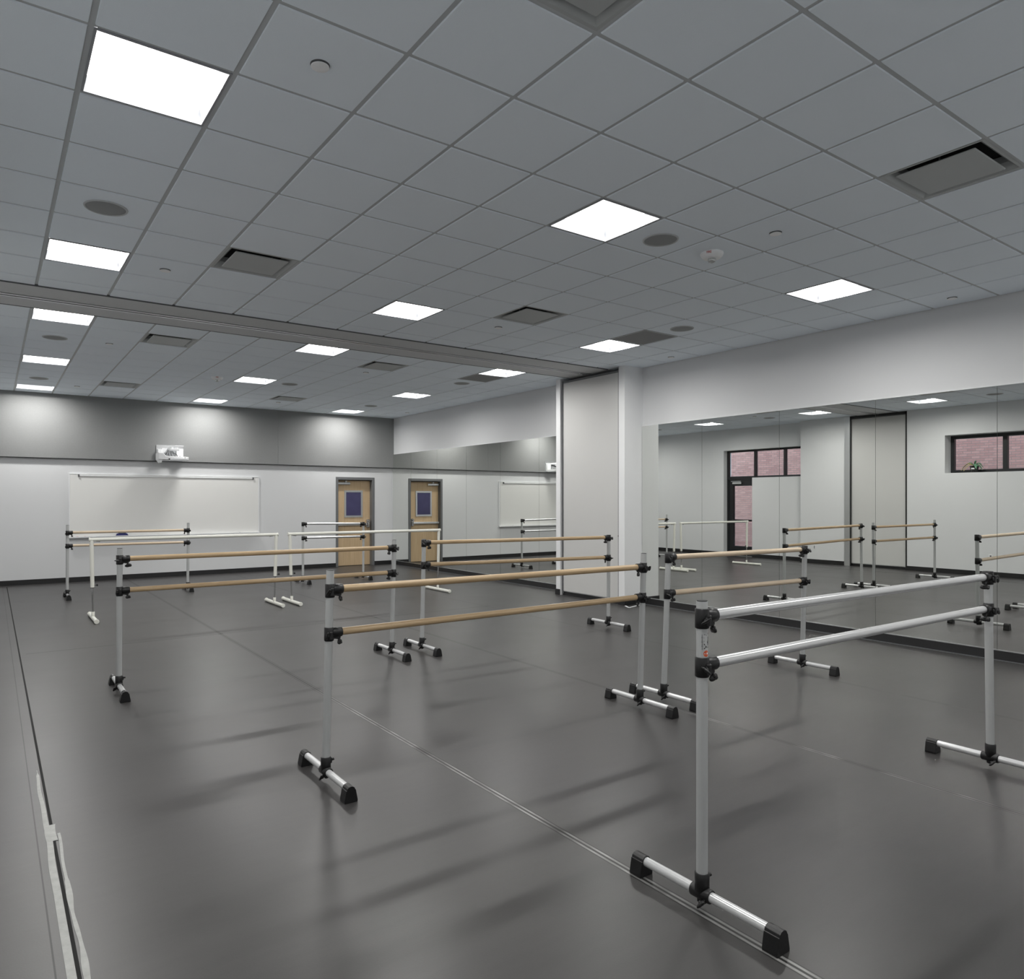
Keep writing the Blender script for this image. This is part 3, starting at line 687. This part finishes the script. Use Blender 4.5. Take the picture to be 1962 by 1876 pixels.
d2 = struct(MB().box(-1.10, -1.02, 12.20, 12.245, .01, TZ0-.01).box(-1.10, -1.02, 12.90, 13.05, .01, TZ0-.01).box(-1.10, -1.02, 12.245, 12.90, .01, .28).box(-1.10, -1.02, 12.245, 12.90, 2.02, TZ0-.01)
            .box(-1.12, -1.0, 13.05, TY1, 0, TZ0).box(-1.12, -1.0, 12.15, 12.20, 0, TZ0).box(-1.12, -1.0, 12.2, 13.05, TZ0-.04, TZ0).build('door_2', 'win_black'))
MB().box(-1.064, -1.056, 12.24, 12.91, .27, 2.03).build('pane', 'glass', d2)
MB().bbox(-1.02, -.96, 12.6, 12.9, 2.07, 2.13, .01).box(-1.0, -.98, 12.62, 12.95, 2.145, 2.16).build('door_closer', 'alu', d2)
MB().bbox(-1.02, -.96, 12.27, 12.9, 1.0, 1.05, .01).build('push_bar', 'win_black', d2)
MB().box(-1.14, -.955, 12.15, TY1, .0, .012).build('threshold', 'alu', d2)
for o in (w2, d2): o.location.x = -.11
# outlets
def outlet(y, lab):
    t = thing('wall_outlet', lab, 'outlet', (XL1, y, .41), 0, 'electrical outlets on the left wall')
    MB().bbox(0, .006, -.036, .036, -.058, .058, .002).build('cover_plate', 'white', t)
    for z in (-.02, .02): MB().box(.006, .008, -.015, .015, z-.012, z+.012).build('socket', 'cable', t)
outlet(10.12, 'electrical outlet low on the left wall column, seen in the mirror'); outlet(6.2, 'electrical outlet low on the left wall under the plant window, seen in the mirror')
# plant on the window ledge
pl = thing('potted_plant', 'drooping plant in a black pot on the high window ledge, seen in the mirror', 'plant', (-.80, 6.56, WZ0))
MB().lathe([(.055, 0), (.06, .004), (.085, .14), (.09, .145), (.082, .145), (.075, .125), (1e-4, .12)], 24, caps=False).build('pot', 'pot', pl)
MB().box(.078, .082, -.03, .03, .07, .10).build('pot_label', 'white', pl)
def leaf(b, p0, d_, L, wd, droop):
    d_ = Vector(d_).normalized(); sd = d_.cross(Vector((0, 0, 1))).normalized(); n = 7; vs = []
    for i in range(n+1):
        t_ = i/n; c = Vector(p0)+d_*L*t_+Vector((0, 0, .22*L*math.sin(t_*PI)-droop*t_*t_)); ww = wd*math.sin(PI*min(1, t_*.92+.06))
        vs += [c-sd*ww+Vector((0, 0, -.008)), c+Vector((0, 0, .006)), c+sd*ww+Vector((0, 0, -.008))]
    fs = []
    for i in range(n):
        for j in range(2): fs.append((i*3+j, i*3+j+1, i*3+j+4, i*3+j+3))
    b.add(vs, fs, 0, True)
lv = [((.1, -1, .5), .20, .035, .13, 'leaf_g'), ((.3, -1, .2), .18, .04, .12, 'leaf_g'), ((-.2, -.8, .6), .16, .035, .06, 'leaf_g'), ((.1, 1, .35), .26, .035, .17, 'leaf_y'), ((.5, .8, .2), .2, .03, .14, 'leaf_y'), ((.0, 1, .9), .15, .02, .03, 'leaf_g'),
      ((.8, -.5, .3), .18, .035, .12, 'leaf_g'), ((.1, -.3, 1), .12, .03, -.01, 'leaf_g')]
for d_, L, wd, dr, mm in lv:
    b = MB(); leaf(b, (0, 0, .14), d_, L, wd, dr); b.build('leaf', mm, pl)

# ---------------------------------------------------------------- outside
o = MB().box(-5.4, -5.0, -8, 48, -.1, 7).build('brick_building', 'brick'); tag(o, 'red brick wall of the neighbouring building outside the windows', 'building')
struct(MB().box(-5.0, -1.26, -8, 48, -.14, -.02).build('ground', 'pavement'))
